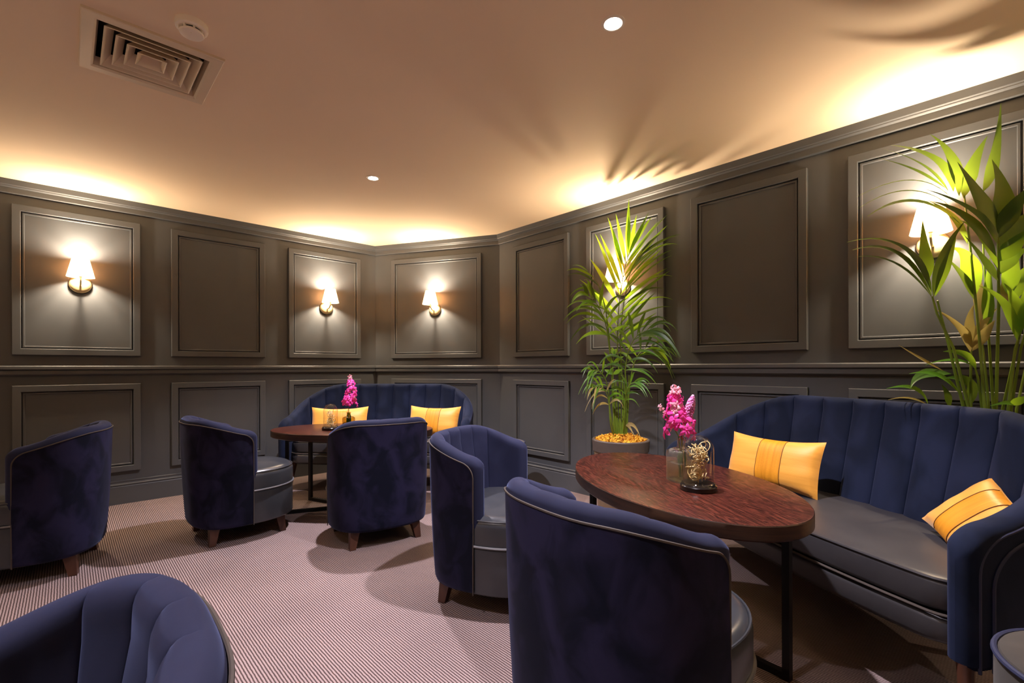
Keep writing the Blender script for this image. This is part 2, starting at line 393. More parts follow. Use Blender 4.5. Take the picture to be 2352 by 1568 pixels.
# ------------------------------------------------------------------ ceiling fittings
v = thing('air_vent', 'square cream ceiling air vent with nested louvres near the smoke detector', 'air vent', (0, 0, 0))
mb = MB()
mb.loft([sq(VC, 0.236, ZC + 0.0), sq(VC, 0.236, ZC - 0.010), sq(VC, 0.232, ZC - 0.013), sq(VC, 0.196, ZC - 0.013), sq(VC, 0.188, ZC - 0.006), sq(VC, 0.180, ZC + 0.03), sq(VC, 0.204, ZC + 0.03)])
mb.build('vent_flange', M['vent'], v, True, None, 15)
for h in (0.164, 0.126, 0.088, 0.050):
    mb = MB(); mb.loft([sq(VC, h, ZC - 0.012), sq(VC, h + 0.002, ZC - 0.010), sq(VC, h - 0.030, ZC + 0.034), sq(VC, h - 0.034, ZC + 0.034), sq(VC, h - 0.003, ZC - 0.011), sq(VC, h, ZC - 0.012)])
    mb.build('louvre', M['vent'], v, True, None, 15)
mb = MB(); mb.loft([sq(VC, 0.204, ZC + 0.02), sq(VC, 0.204, ZC + 0.11)], False, True); mb.build('duct', M['dark'], v, False)

s = thing('smoke_detector', 'round cream smoke detector on the ceiling beside the air vent', 'smoke detector', (-1.262, 1.881, ZC))
MB().lathe([(0.001, 0.0), (0.056, 0.0), (0.057, -0.012), (0.054, -0.022), (0.048, -0.026), (0.001, -0.026)], 40).build('base_plate', M['plastic'], s)
MB().lathe([(0.034, -0.024), (0.034, -0.036)], 32).build('sensor_gap', M['dark'], s)
MB().lathe([(0.001, -0.034), (0.041, -0.034), (0.043, -0.038), (0.040, -0.043), (0.028, -0.047), (0.001, -0.048)], 40).build('cap', M['plastic'], s)
for k in range(8):
    a = k * math.pi/4; mb = MB(); mb.box(0.036, 0.044, -0.003, 0.003, -0.037, -0.022)
    o = mb.build('rib', M['plastic'], s, False); o.rotation_euler.z = a
MB().lathe([(0.001, -0.0475), (0.0035, -0.0475), (0.0035, -0.0495), (0.001, -0.0495)], 10, (0.012, -0.018)).build('indicator', M['plastic'], s)

def downlight(x, y, label, group=None, k=1.0):
    t = thing('downlight', label, 'ceiling light', (x, y, ZC), 0, group)
    MB().lathe([(0.030, -0.001), (0.046, -0.0005), (0.045, -0.004), (0.036, -0.006), (0.030, -0.001)], 36, (0, 0), False, False).build('trim_ring', M['plastic'], t)
    MB().lathe([(0.001, -0.0035), (0.031, -0.0035), (0.031, -0.002), (0.001, -0.002)], 28).build('lens', M['lens'], t)
    l = bpy.data.lights.new('spot', 'SPOT'); l.energy = SPOT_W*k; l.color = SPOT_COL; l.spot_size = R(112); l.spot_blend = 0.7; l.shadow_soft_size = 0.028
    lo = bpy.data.objects.new('spot', l); COL.objects.link(lo); lo.parent = t; lo.location = (0, 0, -0.012)
    return t
downlight(0.403, 1.880, 'brightest recessed ceiling downlight, above the near oval table')
downlight(-0.991, 3.411, 'smaller recessed ceiling downlight over the far table group')
downlight(-1.03, 0.50, 'recessed ceiling downlight above the viewer, outside the picture', None, 0.55)

# ------------------------------------------------------------------ wall sconces
def sconce(i, t, z, label):
    a = poly[i]; b_ = poly[(i+1) % 5]; d = (b_ - a).normalized(); n = nrm(a, b_)
    q = a + d*t + n*0.0075
    r = thing('wall_sconce', label, 'wall lamp', (q.x, q.y, z), math.atan2(n.y, n.x) - math.pi/2)     # local +Y leaves the wall
    pl = MB(); pl.lathe([(0.001, 0.0), (0.068, 0.0), (0.068, 0.010), (0.062, 0.020), (0.040, 0.030), (0.001, 0.034)], 40)
    vv = [(x, zz, -y) for x, y, zz in pl.v]
    mk('back_plate', vv, [tuple(f) for f in pl.f], M['plate'], r, True, None, 40)
    MB().tube([(0, 0.03, -0.01), (0, 0.06, -0.014), (0, 0.085, -0.004), (0, 0.112, 0.02), (0, 0.112, 0.05)], 0.006, 10).build('arm', M['plate'], r)
    MB().lathe([(0.001, 0.040), (0.009, 0.041), (0.010, 0.046), (0.008, 0.050), (0.008, 0.075), (0.001, 0.076)], 20, (0, 0.112)).build('lamp_holder', M['plate'], r)
    MB().lathe([(0.083, 0.042), (0.050, 0.185), (0.0485, 0.185), (0.0815, 0.042), (0.083, 0.042)], 48, (0, 0.112), False, False).build('shade', M['shade'], r)
    MB().lathe([(0.001, 0.075), (0.012, 0.080), (0.019, 0.115), (0.015, 0.160), (0.008, 0.176), (0.001, 0.180)], 14, (0, 0.112)).build('bulb', M['bulb'], r)
    for z_, f_, of_ in ((0.168, 0.45, 0.0), (0.100, 0.50, 0.0)):            # the glow of the upper and the lower half of the bulb
        l = bpy.data.lights.new('bulb_light', 'POINT'); l.energy = SCONCE_W*f_; l.color = SCONCE_COL; l.shadow_soft_size = 0.02
        lo = bpy.data.objects.new('bulb_light', l); COL.objects.link(lo); lo.parent = r; lo.location = (0, 0.112, z_)
    return r
sconce(0, LA - 2.478, 1.748, 'wall sconce lit on the left wall panel nearest the picture edge')
sconce(0, LA - 0.565, 1.726, 'wall sconce lit on the left wall panel next to the room corner')
sconce(1, 0.757, 1.722, 'wall sconce lit on the wide corner panel above the far sofa')
sconce(2, 1.500, 1.735, 'wall sconce lit behind the fronds of the palm in the brown planter')
sconce(2, 3.372, 1.722, 'wall sconce lit behind the big palm at the right edge')
sconce(0, LA - 4.545, 1.73, 'wall sconce on the left wall outside the picture')
sconce(2, 5.24, 1.73, 'wall sconce on the right wall outside the picture')
for k, wd in enumerate(('near the right wall', 'in the middle', 'near the left end')): sconce(3, 1.3 + 2.1*k, 1.73, 'added unseen wall lamp on the rear wall behind the viewer, ' + wd)  # unseen lamps added on the rear wall to brighten the ceiling
for k, wd in enumerate(('beside the rear wall', 'beside the left wall')): sconce(4, 1.5 + 1.9*k, 1.73, 'added unseen wall lamp on the side wall outside the picture, ' + wd)  # more unseen lamps, added for extra fill light on the ceiling

# ------------------------------------------------------------------ upholstery
def plan_half(a, yb, yc, yf, n, taper=0.0, m=600):
    """half outline from the middle of the back to the front of the right arm, evenly spaced by length"""
    raw = []
    for k in range(m + 1):
        th = math.pi/2 * k / m
        raw.append((a * math.sin(th)**(2/n), yc - (yb + yc) * math.cos(th)**(2/n)))
    for k in range(1, 40): raw.append((a - taper*k/39, yc + (yf - yc)*k/39))
    acc = [0.0]
    for p, q in zip(raw, raw[1:]): acc.append(acc[-1] + math.hypot(q[0]-p[0], q[1]-p[1]))
    return raw, acc
class Plan:
    def __init__(s, *a, **k):
        s.raw, s.acc = plan_half(*a, **k); s.S = s.acc[-1]
    def p(s, u):
        """point and outward normal at signed length u from the middle of the back"""
        import bisect
        def pos(t):
            t = min(max(t, 0), s.S); k = min(max(bisect.bisect(s.acc, t) - 1, 0), len(s.raw) - 2)
            w_ = (t - s.acc[k]) / max(s.acc[k+1] - s.acc[k], 1e-9)
            A, B = s.raw[k], s.raw[k+1]; return (A[0] + (B[0]-A[0])*w_, A[1] + (B[1]-A[1])*w_)
        t = abs(u); h = 0.006
        x, y = pos(t)
        if t < h: nx, ny = 0.0, -1.0
        else:
            A, B = pos(t - h), pos(t + h); dx, dy = B[0]-A[0], B[1]-A[1]; l = math.hypot(dx, dy) or 1; nx, ny = dy/l, -dx/l
        if u < 0: x, nx = -x, -nx
        return x, y, nx, ny
def sm(x): x = min(max(x, 0), 1); return x*x*(3 - 2*x)
class Uph:
    """a wrap-round upholstered back: plan outline + rim height + padded, fluted inside"""
    def __init__(s, plan, rim, zb, lean, pr, rc, rec=0.15): s.plan, s.rim, s.zb, s.lean, s.pr, s.rc, s.rec = plan, rim, zb, lean, pr, rc, rec
    def pt(s, u, off, z):
        x, y, nx, ny = s.plan.p(u); k = s.lean * max(0.0, -ny) * max(0.0, z - s.zb) - off
        return (x + nx*k, y + ny*k, z)
    def rimz(s, u, setb=0.0):
        """height of the edge at u for a boundary set back by setb, rounded at the arm's front corner"""
        S = s.plan.S - setb; de = S - abs(u); z = s.rim(min(abs(u) / s.plan.S, 1.0)) - setb
        if de < s.rc: z -= s.rc - math.sqrt(max(s.rc**2 - (s.rc - max(de, 0))**2, 0))
        return z
    def cols(s, setb, seams=None, n=20):
        S = s.plan.S - setb
        us = set()
        for d in (0, 0.002, 0.006, 0.012, 0.02, 0.03, 0.042, 0.055): us.add(round(S - d, 5))
        k = int(S / 0.018)
        for j in range(k + 1): us.add(round((S - 0.06) * j / k, 5))
        if seams:
            for q in seams:
                for d in (-0.016, -0.009, -0.004, -0.0015, 0, 0.0015, 0.004, 0.009, 0.016):
                    t = abs(q + d)
                    if t < S - 0.06: us.add(round(t, 5))
        us = sorted(us); return [-u for u in reversed(us) if u > 0] + us
    def pad(s, zin, seams, bulge, mat_, parent, name='inner_back'):
        us = s.cols(0, seams); pr = s.pr; rings = []
        dv_out = [0.055, 0.04, 0.028, 0.018, 0.010, 0.004, 0.001]
        dv_in = [0.0, 0.001, 0.004, 0.010, 0.018, 0.028, 0.04, 0.055, 0.075]
        sl = sorted(seams)
        def flute(u):
            if not sl or u <= sl[0] or u >= sl[-1]:
                d = min(abs(u - sl[0]), abs(u - sl[-1])) if sl else 1
                return min(1.0, (d / 0.05))**0.5 if sl else 1.0
            for a, b in zip(sl, sl[1:]):
                if a <= u <= b: return math.sin(math.pi * (u - a) / (b - a))**0.5
            return 1.0
        for u in us:
            de = s.plan.S - abs(u); rz = s.rimz(u); fl = flute(u); row = []
            def hh(d): q = min(min(d, de) / pr, 1.0); return math.sqrt(max(0, 1 - (1 - q)**2))
            for z in [zin + (rz - 0.055 - zin)*k/5 for k in range(5)]: row.append(s.pt(u, pr - pr*hh(1.0), z))
            for d in dv_out: row.append(s.pt(u, pr - pr*hh(d) , rz - d))
            for d in dv_in: h = hh(d); row.append(s.pt(u, pr + (pr - bulge*(1 - fl)*(0.25 + 0.75*h))*h, rz - d - 0.22*bulge*(1 - fl)*(1 - h)))
            zt = rz - 0.075
            for k in range(1, 9):
                z = zt + (zin - zt) * k / 8; h = min(de / pr, 1.0); h = math.sqrt(max(0, 1 - (1 - h)**2))
                w_ = max(0.0, -s.plan.p(u)[3]); row.append(s.pt(u, pr + (pr - bulge*(1 - fl))*h + s.rec*w_*(zt - z), z))
            rings.append(row)
        mb = MB(); mb.loft(rings, False, False, False)
        return mb.build(name, mat_, parent, True, None, 55)
    def shell(s, setb, mat_, parent, zb=None, thick=0.03, out=0.003, name='outer_shell'):
        zb = s.zb if zb is None else zb; us = s.cols(setb); rings = []
        for u in us:
            rz = s.rimz(u, setb)
            prof = [(thick, zb), (0.016, zb), (0.004, zb + 0.006), (-out*0.5, zb + 0.022)]
            for k in range(1, 8): prof.append((-out - 0.004*math.sin(math.pi*k/8), zb + 0.022 + (rz - zb - 0.022)*k/8))
            prof += [(-out, rz - 0.003), (0.003, rz), (thick, rz)]
            rings.append([s.pt(u, o, z) for o, z in prof])
        mb = MB(); mb.loft(rings, True, True, True)
        return mb.build(name, mat_, parent, True, None, 50)
    def pipe(s, setb, rad, mat_, parent, zb=None, out=0.004, name='piping'):
        zb = s.zb if zb is None else zb; us = s.cols(setb); S = s.plan.S - setb; pts = []
        z0 = s.rimz(S, setb)
        pts += [s.pt(-S, -out, zb + (z0 - zb)*k/10) for k in range(10)]
        pts += [s.pt(u, -out, s.rimz(u, setb)) for u in us]
        pts += [s.pt(S, -out, z0 + (zb - z0)*k/10) for k in range(1, 11)]
        return MB().tube(pts, rad, 6).build(name, mat_, parent)
def superell(a, yb, yf, n, m=72, nf=None):
    yc = 0.0; pts = []
    for k in range(m):
        t = 2*math.pi*k/m; c, s_ = math.cos(t), math.sin(t); e = (nf or n) if s_ > 0 else n
        x = a*math.copysign(abs(c)**(2/e), c); y = (yf if s_ > 0 else yb)*math.copysign(abs(s_)**(2/e), s_); pts.append((x, y))
    return pts
def slab(name, outline, z0, z1, r, crown, mat_, parent, steps=4, auto=50, r0=None):
    """cushion or board: rounded edges, top crowned towards the middle"""
    cx = sum(p[0] for p in outline)/len(outline); cy_ = sum(p[1] for p in outline)/len(outline)
    r0 = r if r0 is None else r0
    size = min(max(p[0] for p in outline) - cx, max(p[1] for p in outline) - cy_)
    def ring(ins, z):
        k = 1 - ins/size; return [(cx + (x-cx)*k, cy_ + (y-cy_)*k, z) for x, y in outline]
    rings = [ring(size*0.999, z0)]
    for k in range(steps + 1):
        a = math.pi/2*k/steps; rings.append(ring(r0*(1 - math.sin(a)), z0 + r0*(1 - math.cos(a))))
    for k in range(steps + 1):
        a = math.pi/2*k/steps; rings.append(ring(r*(1 - math.cos(a)), z1 - r + r*math.sin(a)))
    for q in (0.12, 0.25, 0.4, 0.6, 0.8, 0.999):
        rings.append(ring(r + (size - r)*q, z1 + crown*(1 - (1 - q)**2)))
    return MB().loft(rings).build(name, mat_, parent, True, None, auto)

# ---- tub chair (faces local +Y)
def make_chair():
    t = empty('tub_chair', (0, 0, 0))
    plan = Plan(0.300, 0.290, -0.02, 0.034, 2.7)
    def rim(q): return 0.785 - 0.085*sm((q - 0.30)/0.70)**1.1
    U = Uph(plan, rim, 0.108, 0.045, 0.036, 0.055)
    sw = 0.110; seams = [k*sw for k in (-2.5, -1.5, -.5, .5, 1.5, 2.5)]
    U.shell(0.032, M['velvet'], t)
    U.pad(0.40, seams, 0.014, M['velvet_in'], t)
    U.pipe(0.032, 0.0032, M['piping'], t)
    out = superell(0.296, 0.25, 0.325, 2.6, 72, 2.35)
    slab('seat_base', out, 0.108, 0.318, 0.012, 0.0, M['leather'], t)
    slab('seat_cushion', [(x*1.005, y*1.005) for x, y in out], 0.320, 0.448, 0.045, 0.012, M['leather'], t, 6, 60, 0.010)
    MB().tube([(x*1.012, y*1.012, 0.320) for x, y in out], 0.0055, 6, False, True).build('seat_piping', M['piping_leather'], t)
    MB().tube([(x*0.985, y*0.985, 0.432) for x, y in out], 0.0035, 6, False, True).build('seat_welt', M['leather'], t)
    for sx in (-1, 1):
        for sy in (-1, 1):
            b = MB(); X0, Y0, X1, Y1 = 0.190*sx, 0.190*sy, 0.207*sx, 0.207*sy
            def ringsq(cx, cy_, h, z): return [(cx-h, cy_-h, z), (cx+h, cy_-h, z), (cx+h, cy_+h, z), (cx-h, cy_+h, z)]
            b.loft([ringsq(X1, Y1, 0.016, 0.0), ringsq(X1, Y1, 0.018, 0.004), ringsq(X0, Y0, 0.028, 0.115)], True, True)
            b.build('leg', M['leg'], t, True, None, 30)
    return t
chair = make_chair()
def place_chair(first, x, y, facing, label):
    o = chair if first else copy_tree(chair)
    o.location = (x, y, 0); o.rotation_euler.z = R(facing - 90)
    tag(o, label, 'chair', 'navy velvet tub chairs'); return o
place_chair(True, -2.62, 2.61, 210, 'navy tub chair at the left edge, its back turned to the room')
place_chair(False, -1.85, 3.222, 45, 'navy tub chair with shining slate seat facing the far table from its left')
place_chair(False, -0.905, 3.155, 123, 'navy tub chair seen squarely from behind, in front of the far table')
place_chair(False, -0.055, 2.346, -23, 'navy tub chair with fluted inside showing, beside the left end of the near table')
place_chair(False, 0.328, 1.352, 35, 'largest navy tub chair, seen from behind at the near oval table')
place_chair(False, -0.635, 0.425, 221, 'navy tub chair cut off by the bottom left corner, only its fluted back showing')

# ---- curved sofa (faces local +Y)
def make_sofa():
    t = empty('curved_sofa', (0, 0, 0))
    plan = Plan(0.84, 0.36, 0.12, 0.34, 2.5)
    def rim(q): return 0.935 - 0.285*sm((q - 0.36)/0.60)**1.05
    U = Uph(plan, rim, 0.245, 0.06, 0.040, 0.10)
    S = plan.S; sw = 0.168; seams = [k*sw for k in range(-5, 6)]
    U.shell(0.075, M['velvet_sofa'], t)
    U.shell(0.034, M['velvet_sofa'], t, None, 0.034, -0.004, 'edge_band')
    U.pad(0.262, seams, 0.030, M['velvet_sofa'], t)
    U.pipe(0.034, 0.0045, M['piping_navy'], t, None, -0.002)
    U.pipe(0.075, 0.0045, M['piping_navy'], t)
    def outl(a, yb, f, bow):
        pts = []
        for k in range(61):
            x = -a + 2*a*k/60; pts.append((x, f + bow*(1 - (x/a)**2) - 0.04*max(0, (abs(x)/a - 0.9)/0.1)**2))
        for k in range(1, 40):
            th = math.pi*k/40; c, s_ = math.cos(th), math.sin(th)
            pts.append((a*math.copysign(abs(c)**(2/2.5), c), f - 0.04 - (yb + f - 0.04)*abs(s_)**(2/2.5)))
        return list(reversed(pts))
    o1 = outl(0.752, 0.28, 0.275, 0.06)
    slab('seat_cushion', o1, 0.345, 0.450, 0.018, 0.008, M['leather_sofa'], t, 4, 60)
    slab('seat_rail', outl(0.756, 0.30, 0.280, 0.06), 0.246, 0.340, 0.022, 0.0, M['leather_sofa'], t)
    n = len(o1); fr = [p for p in o1 if p[1] > 0.20]
    for z, k in ((0.446, 0.992), (0.343, 1.006)):
        MB().tube([(x*k, y*k, z) for x, y in fr], 0.005, 6).build('seat_piping', M['piping'] if z < 0.4 else M['leather_sofa'], t)
    for sx in (-1, 1):
        for y0, y1, xx in ((0.22, 0.255, 0.74), (-0.27, -0.31, 0.50)):
            x0 = xx*sx; x1 = (xx + 0.03)*sx
            lg = MB()
            def rr(f, rad): return [(x0 + (x1-x0)*f + rad*math.cos(2*math.pi*j/14), y0 + (y1-y0)*f + rad*math.sin(2*math.pi*j/14), 0.250*(1-f)) for j in range(14)]
            lg.loft([rr(0, 0.025), rr(0.76, 0.0145)], True, True); l = lg.build('leg', M['leg'], t)
            tp = MB(); tp.loft([rr(0.758, 0.0152), rr(1.0, 0.010)], True, True); tp.build('brass_tip', M['brass'], l)
    return t
sofa = make_sofa()
SOFA2 = (1.435, 2.20, 191)      # near sofa
sofa.location = (SOFA2[0], SOFA2[1], 0); sofa.rotation_euler.z = R(SOFA2[2] - 90)
tag(sofa, 'large navy fluted curved sofa at the right behind the near oval table', 'sofa', 'curved navy sofas')
sofa_f = copy_tree(sofa); SOFA1 = (-1.205, 4.47, -91)
sofa_f.location = (SOFA1[0], SOFA1[1], 0); sofa_f.rotation_euler.z = R(SOFA1[2] - 90)
tag(sofa_f, 'navy fluted curved sofa standing in the far corner under the sconces', 'sofa', 'curved navy sofas')

# ---- cushions
def cushion(name, w_, h, th, loc, rot, label, u0=-0.30, u1=0.22):
    t = thing(name, label, 'cushion', (0, 0, 0), 0, 'mustard lumbar cushions')
    def S(u, v, sgn, lift=0.0):
        x = u*w_/2*(1 - 0.05*(1 - v*v)*abs(u)**3); z = v*h/2*(1 - 0.16*(1 - u*u)*abs(v)**2 + 0.0)
        f = max(0.0, 1 - abs(u)**3.2)**0.5 * max(0.0, 1 - abs(v)**2.6)**0.55
        wr = 0.004*math.sin(9*v + 3*u)*abs(u)**3
        return (x, sgn*(th/2*f + lift + wr*f), z)
    n, m_ = 28, 18
    mb = MB()
    for sgn in (1, -1):
        vv = [S(-1 + 2*i/n, -1 + 2*j/m_, sgn) for i in range(n + 1) for j in range(m_ + 1)]
        ff = []
        for i in range(n):
            for j in range(m_):
                q = (i*(m_+1)+j, (i+1)*(m_+1)+j, (i+1)*(m_+1)+j+1, i*(m_+1)+j+1); ff.append(q if sgn < 0 else tuple(reversed(q)))
        mb.add(vv, ff)
    mb.build('cover', M['silk'], t, True, None, 80)
    b = MB(); nb = 8
    vv = [S(u0 + (u1 - u0)*i/nb, -0.985 + 1.97*j/m_, 1, 0.0012) for i in range(nb + 1) for j in range(m_ + 1)]
    ff = [(i*(m_+1)+j+1, (i+1)*(m_+1)+j+1, (i+1)*(m_+1)+j, i*(m_+1)+j) for i in range(nb) for j in range(m_)]
    b.add(vv, ff); b.build('centre_band', M['silk_band'], t)
    for u in (u0, u1):
        MB().tube([S(u, -0.97 + 1.94*j/20, 1, 0.0016) for j in range(21)], 0.0016, 5).build('seam', M['thread'], t)
    t.matrix_world = Matrix.Translation(loc) @ rot
    return t
def rotm(z, tilt, roll): return Matrix.Rotation(R(z), 4, 'Z') @ Matrix.Rotation(R(tilt), 4, 'X') @ Matrix.Rotation(R(roll), 4, 'Y')
def basis(e1, e2):
    e1 = Vector(e1).normalized(); e2 = Vector(e2); e2 = (e2 - e1*e2.dot(e1)).normalized(); n = e2.cross(e1)   # e1 width, e2 height
    return Matrix(((e1.x, n.x, e2.x, 0), (e1.y, n.y, e2.y, 0), (e1.z, n.z, e2.z, 0), (0, 0, 0, 1)))
cushion('cushion', 0.49, 0.285, 0.12, (1.375, 2.52, 0.590), rotm(122, 18, 0), 'mustard cushion propped behind the near oval table, at the far end of the large sofa')
cushion('cushion', 0.39, 0.28, 0.11, (1.622, 1.635, 0.535), basis((0.325, 0.887, 0.328), (0.543, -0.459, 0.703)), 'mustard cushion leaning on the near arm of the large sofa', 0.05, 0.52)
cushion('cushion', 0.50, 0.30, 0.13, (-1.58, 4.36, 0.595), rotm(190, 20, 0), 'mustard cushion behind the glass dome on the far sofa')
cushion('cushion', 0.50, 0.30, 0.13, (-0.72, 4.36, 0.60), rotm(165, 20, 0), 'mustard cushion at the right end of the far sofa, above a chair back')

# ---- oval tables
def make_table():
    t = empty('oval_table', (0, 0, 0)); n = 96
    def ell(a, b, z): return [(a*math.cos(2*math.pi*k/n), b*math.sin(2*math.pi*k/n), z) for k in range(n)]
    A, B, Z = 0.630, 0.372, 0.620
    MB().loft([ell(A-.006, B-.006, Z-.052), ell(A-.001, B-.001, Z-.047), ell(A, B, Z-.045), ell(A, B, Z-.005), ell(A-.0015, B-.0015, Z-.001), ell(A-.005, B-.005, Z)], True, True).build('tabletop', M['table'], t, True, None, 35)
    MB().loft([ell(A-.001, B-.001, Z-.0475), ell(A+.0008, B+.0008, Z-.0460), ell(A+.0008, B+.0008, Z-.0040), ell(A-.001, B-.001, Z-.0015)]).build('edge_band', M['table_edge'], t, True, None, 35)
    h = 0.0125
    for sy in (1, -1):
        P, Q = Vector((-0.43, -0.185*sy)), Vector((0.43, 0.185*sy)); d = (Q - P).normalized(); nn = Vector((-d.y, d.x))
        off = 0.0005*sy
        def bar(name, s0, s1, z0, z1):
            L_ = (Q - P).length; v = []
            for s_, k in ((s0, -1), (s1, -1), (s1, 1), (s0, 1)):
                p = P + d*s_ + nn*h*k; v.append((p.x, p.y))
            MB().loft([[(x, y, z0) for x, y in v], [(x, y, z1) for x, y in v]], True, True).build(name, M['black'], t, False)
        L_ = (Q - P).length
        bar('leg', -h, h, 0.0, Z - 0.052); bar('leg', L_ - h, L_ + h, 0.0, Z - 0.052)
        bar('foot_bar', h, L_ - h, 0.0 + (0.0 if sy > 0 else 0.0005), 0.025); bar('top_bar', h, L_ - h, Z - 0.077, Z - 0.052)
    return t
T = make_table(); T.location = (0.688, 2.05, 0); T.rotation_euler.z = R(90 + 12.8)
tag(T, 'near oval table of dark red stained oak on crossed black steel frames', 'table', 'oval oak tables')
T2 = copy_tree(T); T2.location = (-1.255, 3.745, 0); T2.rotation_euler.z = R(-3)
tag(T2, 'far oval dark wood table between the far sofa and two tub chairs', 'table', 'oval oak tables')
TZ = 0.620

# ---- stools
M['stool_shaded'] = mat('grey_velvet_shaded', (0.03, 0.026, 0.023), 0.85, 0, Sheen_Weight=0.1)  # the same grey velvet, its colour darkened to stand in for dimmer light
noise_col(M['stool_shaded'], [(0.35, (0.024, 0.021, 0.018)), (0.65, (0.042, 0.037, 0.032))], 6, 5, 0.5)
def stool(x, y, label, m='stool', r=0.205, h=0.45):
    t = thing('round_stool', label, 'stool', (x, y, 0), 0, 'round velvet stools')
    MB().lathe([(0.001, 0.01), (r-.02, 0.01), (r-.004, 0.02), (r, 0.04), (r, 0.255), (r-.004, 0.268), (0.001, 0.268)], 56).build('base', M[m], t)
    MB().lathe([(0.001, 0.262), (r-.008, 0.262), (r-.008, 0.302), (0.001, 0.302)], 56).build('band', M['black'], t)
    MB().lathe([(0.001, 0.296), (r-.004, 0.296), (r, 0.310), (r, h-.03), (r-.006, h-.012), (0.001, h-.012)], 56).build('cushion_side', M[m], t)
    MB().lathe([(r-.004, h-.016), (r-.010, h-.006), (r*.8, h+.004), (r*.5, h+.010), (0.001, h+.013)], 56, (0, 0), False, True).build('cushion_top', M[m], t)
    MB().tube([((r-.001)*math.cos(2*math.pi*k/56), (r-.001)*math.sin(2*math.pi*k/56), h-.012) for k in range(56)], 0.0065, 8, False, True).build('piping', M['piping_navy'], t)
    for k in range(4):
        a = math.pi/4 + k*math.pi/2; MB().lathe([(0.02, 0.0), (0.02, 0.014)], 12, (0.13*math.cos(a), 0.13*math.sin(a))).build('foot', M['black'], t)
    return t
stool(-0.092, 4.20, 'grey velvet round stool half hidden behind a tub chair by the far wall')
stool(1.285, 0.985, 'grey velvet round stool with navy piping in the bottom right corner', 'stool_shaded')

# ------------------------------------------------------------------ table ornaments
def dome(x, y, rz, label, sc=1.0):
    t = thing('glass_dome', label, 'glass dome', (x, y, TZ), rz, None); s_ = sc
    MB().lathe([(0.001, 0.0), (0.062*s_, 0.0), (0.064*s_, 0.003), (0.064*s_, 0.018), (0.060*s_, 0.022), (0.058*s_, 0.028), (0.001, 0.028)], 48).build('base', M['lacquer'], t)
    h, r = 0.20*s_, 0.053*s_; prof = [(r + .003, 0.0285), (r, 0.031)]
    for k in range(4): prof.append((r, 0.031 + (h - 0.031 - r)*k/3 + 0.028*0))
    for k in range(1, 10): a = math.pi/2*k/9; prof.append((max(r*math.cos(a), 0.0008), h - r + r*math.sin(a)))
    MB().lathe(prof, 48, (0, 0), False, True).build('dome', M['glass'], t)
    return t
def tangle(x, y, label, sc, seed):
    t = thing('tendril_tangle', label, 'ornament', (x, y, TZ + 0.0285)); rnd = random.Random(seed)
    for k in range(27):
        c = Vector((rnd.uniform(-.018, .018), rnd.uniform(-.018, .018), rnd.uniform(0.02, 0.118)))*sc
        ax = Vector((rnd.uniform(-1, 1), rnd.uniform(-1, 1), rnd.uniform(-1, 1))).normalized(); u = ax.orthogonal().normalized(); q = ax.cross(u)
        rr = rnd.uniform(0.010, 0.024)*sc; turns = rnd.uniform(0.8, 1.7); pts = []
        for j in range(22):
            a = 2*math.pi*turns*j/21; p = c + (u*math.cos(a) + q*math.sin(a))*rr*(1 - 0.35*j/21) + ax*(j/21 - .5)*0.02*sc
            l = math.hypot(p.x, p.y); lim = 0.042*sc
            if l > lim: p.x *= lim/l; p.y *= lim/l
            p.z = min(max(p.z, 0.004), 0.140*sc); pts.append(p)
        MB().tube(pts, [0.0016*sc*(0.6 + 0.5*math.sin(math.pi*j/21)) for j in range(22)], 6).build('tendril', M['gold'], t)
    for k in range(7):
        c = Vector((rnd.uniform(-.03, .03), rnd.uniform(-.03, .03), rnd.uniform(0.005, 0.10)))*sc
        MB().lathe([(0.0005, -0.005*sc), (0.005*sc, -0.002*sc), (0.0052*sc, 0.002*sc), (0.0005, 0.005*sc)], 8).build('bead', M['gold'], t).location = c
    MB().tube([(0, 0, 0), (0.004, 0.002, 0.05*sc), (-0.004, 0.0, 0.10*sc)], 0.002, 6).build('stem', M['gold'], t)
    return t
def bottle(x, y, rz, label, r, hb, neck_r, neck_h, mat_, square=False):
    t = thing('glass_vase', label, 'vase', (x, y, TZ), rz)
    prof = [(r*.55, 0.0), (r*.94, 0.0), (r, 0.005), (r, hb*.82), (r*.96, hb*.90), (r*.75, hb*.97), (neck_r*1.25, hb), (neck_r, hb + .01), (neck_r, hb + neck_h - .006), (neck_r*1.25, hb + neck_h - .003), (neck_r*1.25, hb + neck_h)]
    n = 48
    def rad(a, k): return k if not square else k * (1.0 / (abs(math.cos(a))**5 + abs(math.sin(a))**5)**(1/5))
    rings = []
    for rr, z in prof:
        sq_ = z < hb*.95
        rings.append([((rad(2*math.pi*j/n, rr) if sq_ else rr)*math.cos(2*math.pi*j/n), (rad(2*math.pi*j/n, rr) if sq_ else rr)*math.sin(2*math.pi*j/n), z) for j in range(n)])
    MB().loft(rings, True, False).build('bottle', mat_, t, True, None, 40)
    wr = []
    for z in (0.006, hb*.55): wr.append([(rad(2*math.pi*j/n, r*.93)*math.cos(2*math.pi*j/n), rad(2*math.pi*j/n, r*.93)*math.sin(2*math.pi*j/n), z) for j in range(n)])
    MB().loft(wr, True, True).build('water', M['water'], t, True, None, 40)
    return t
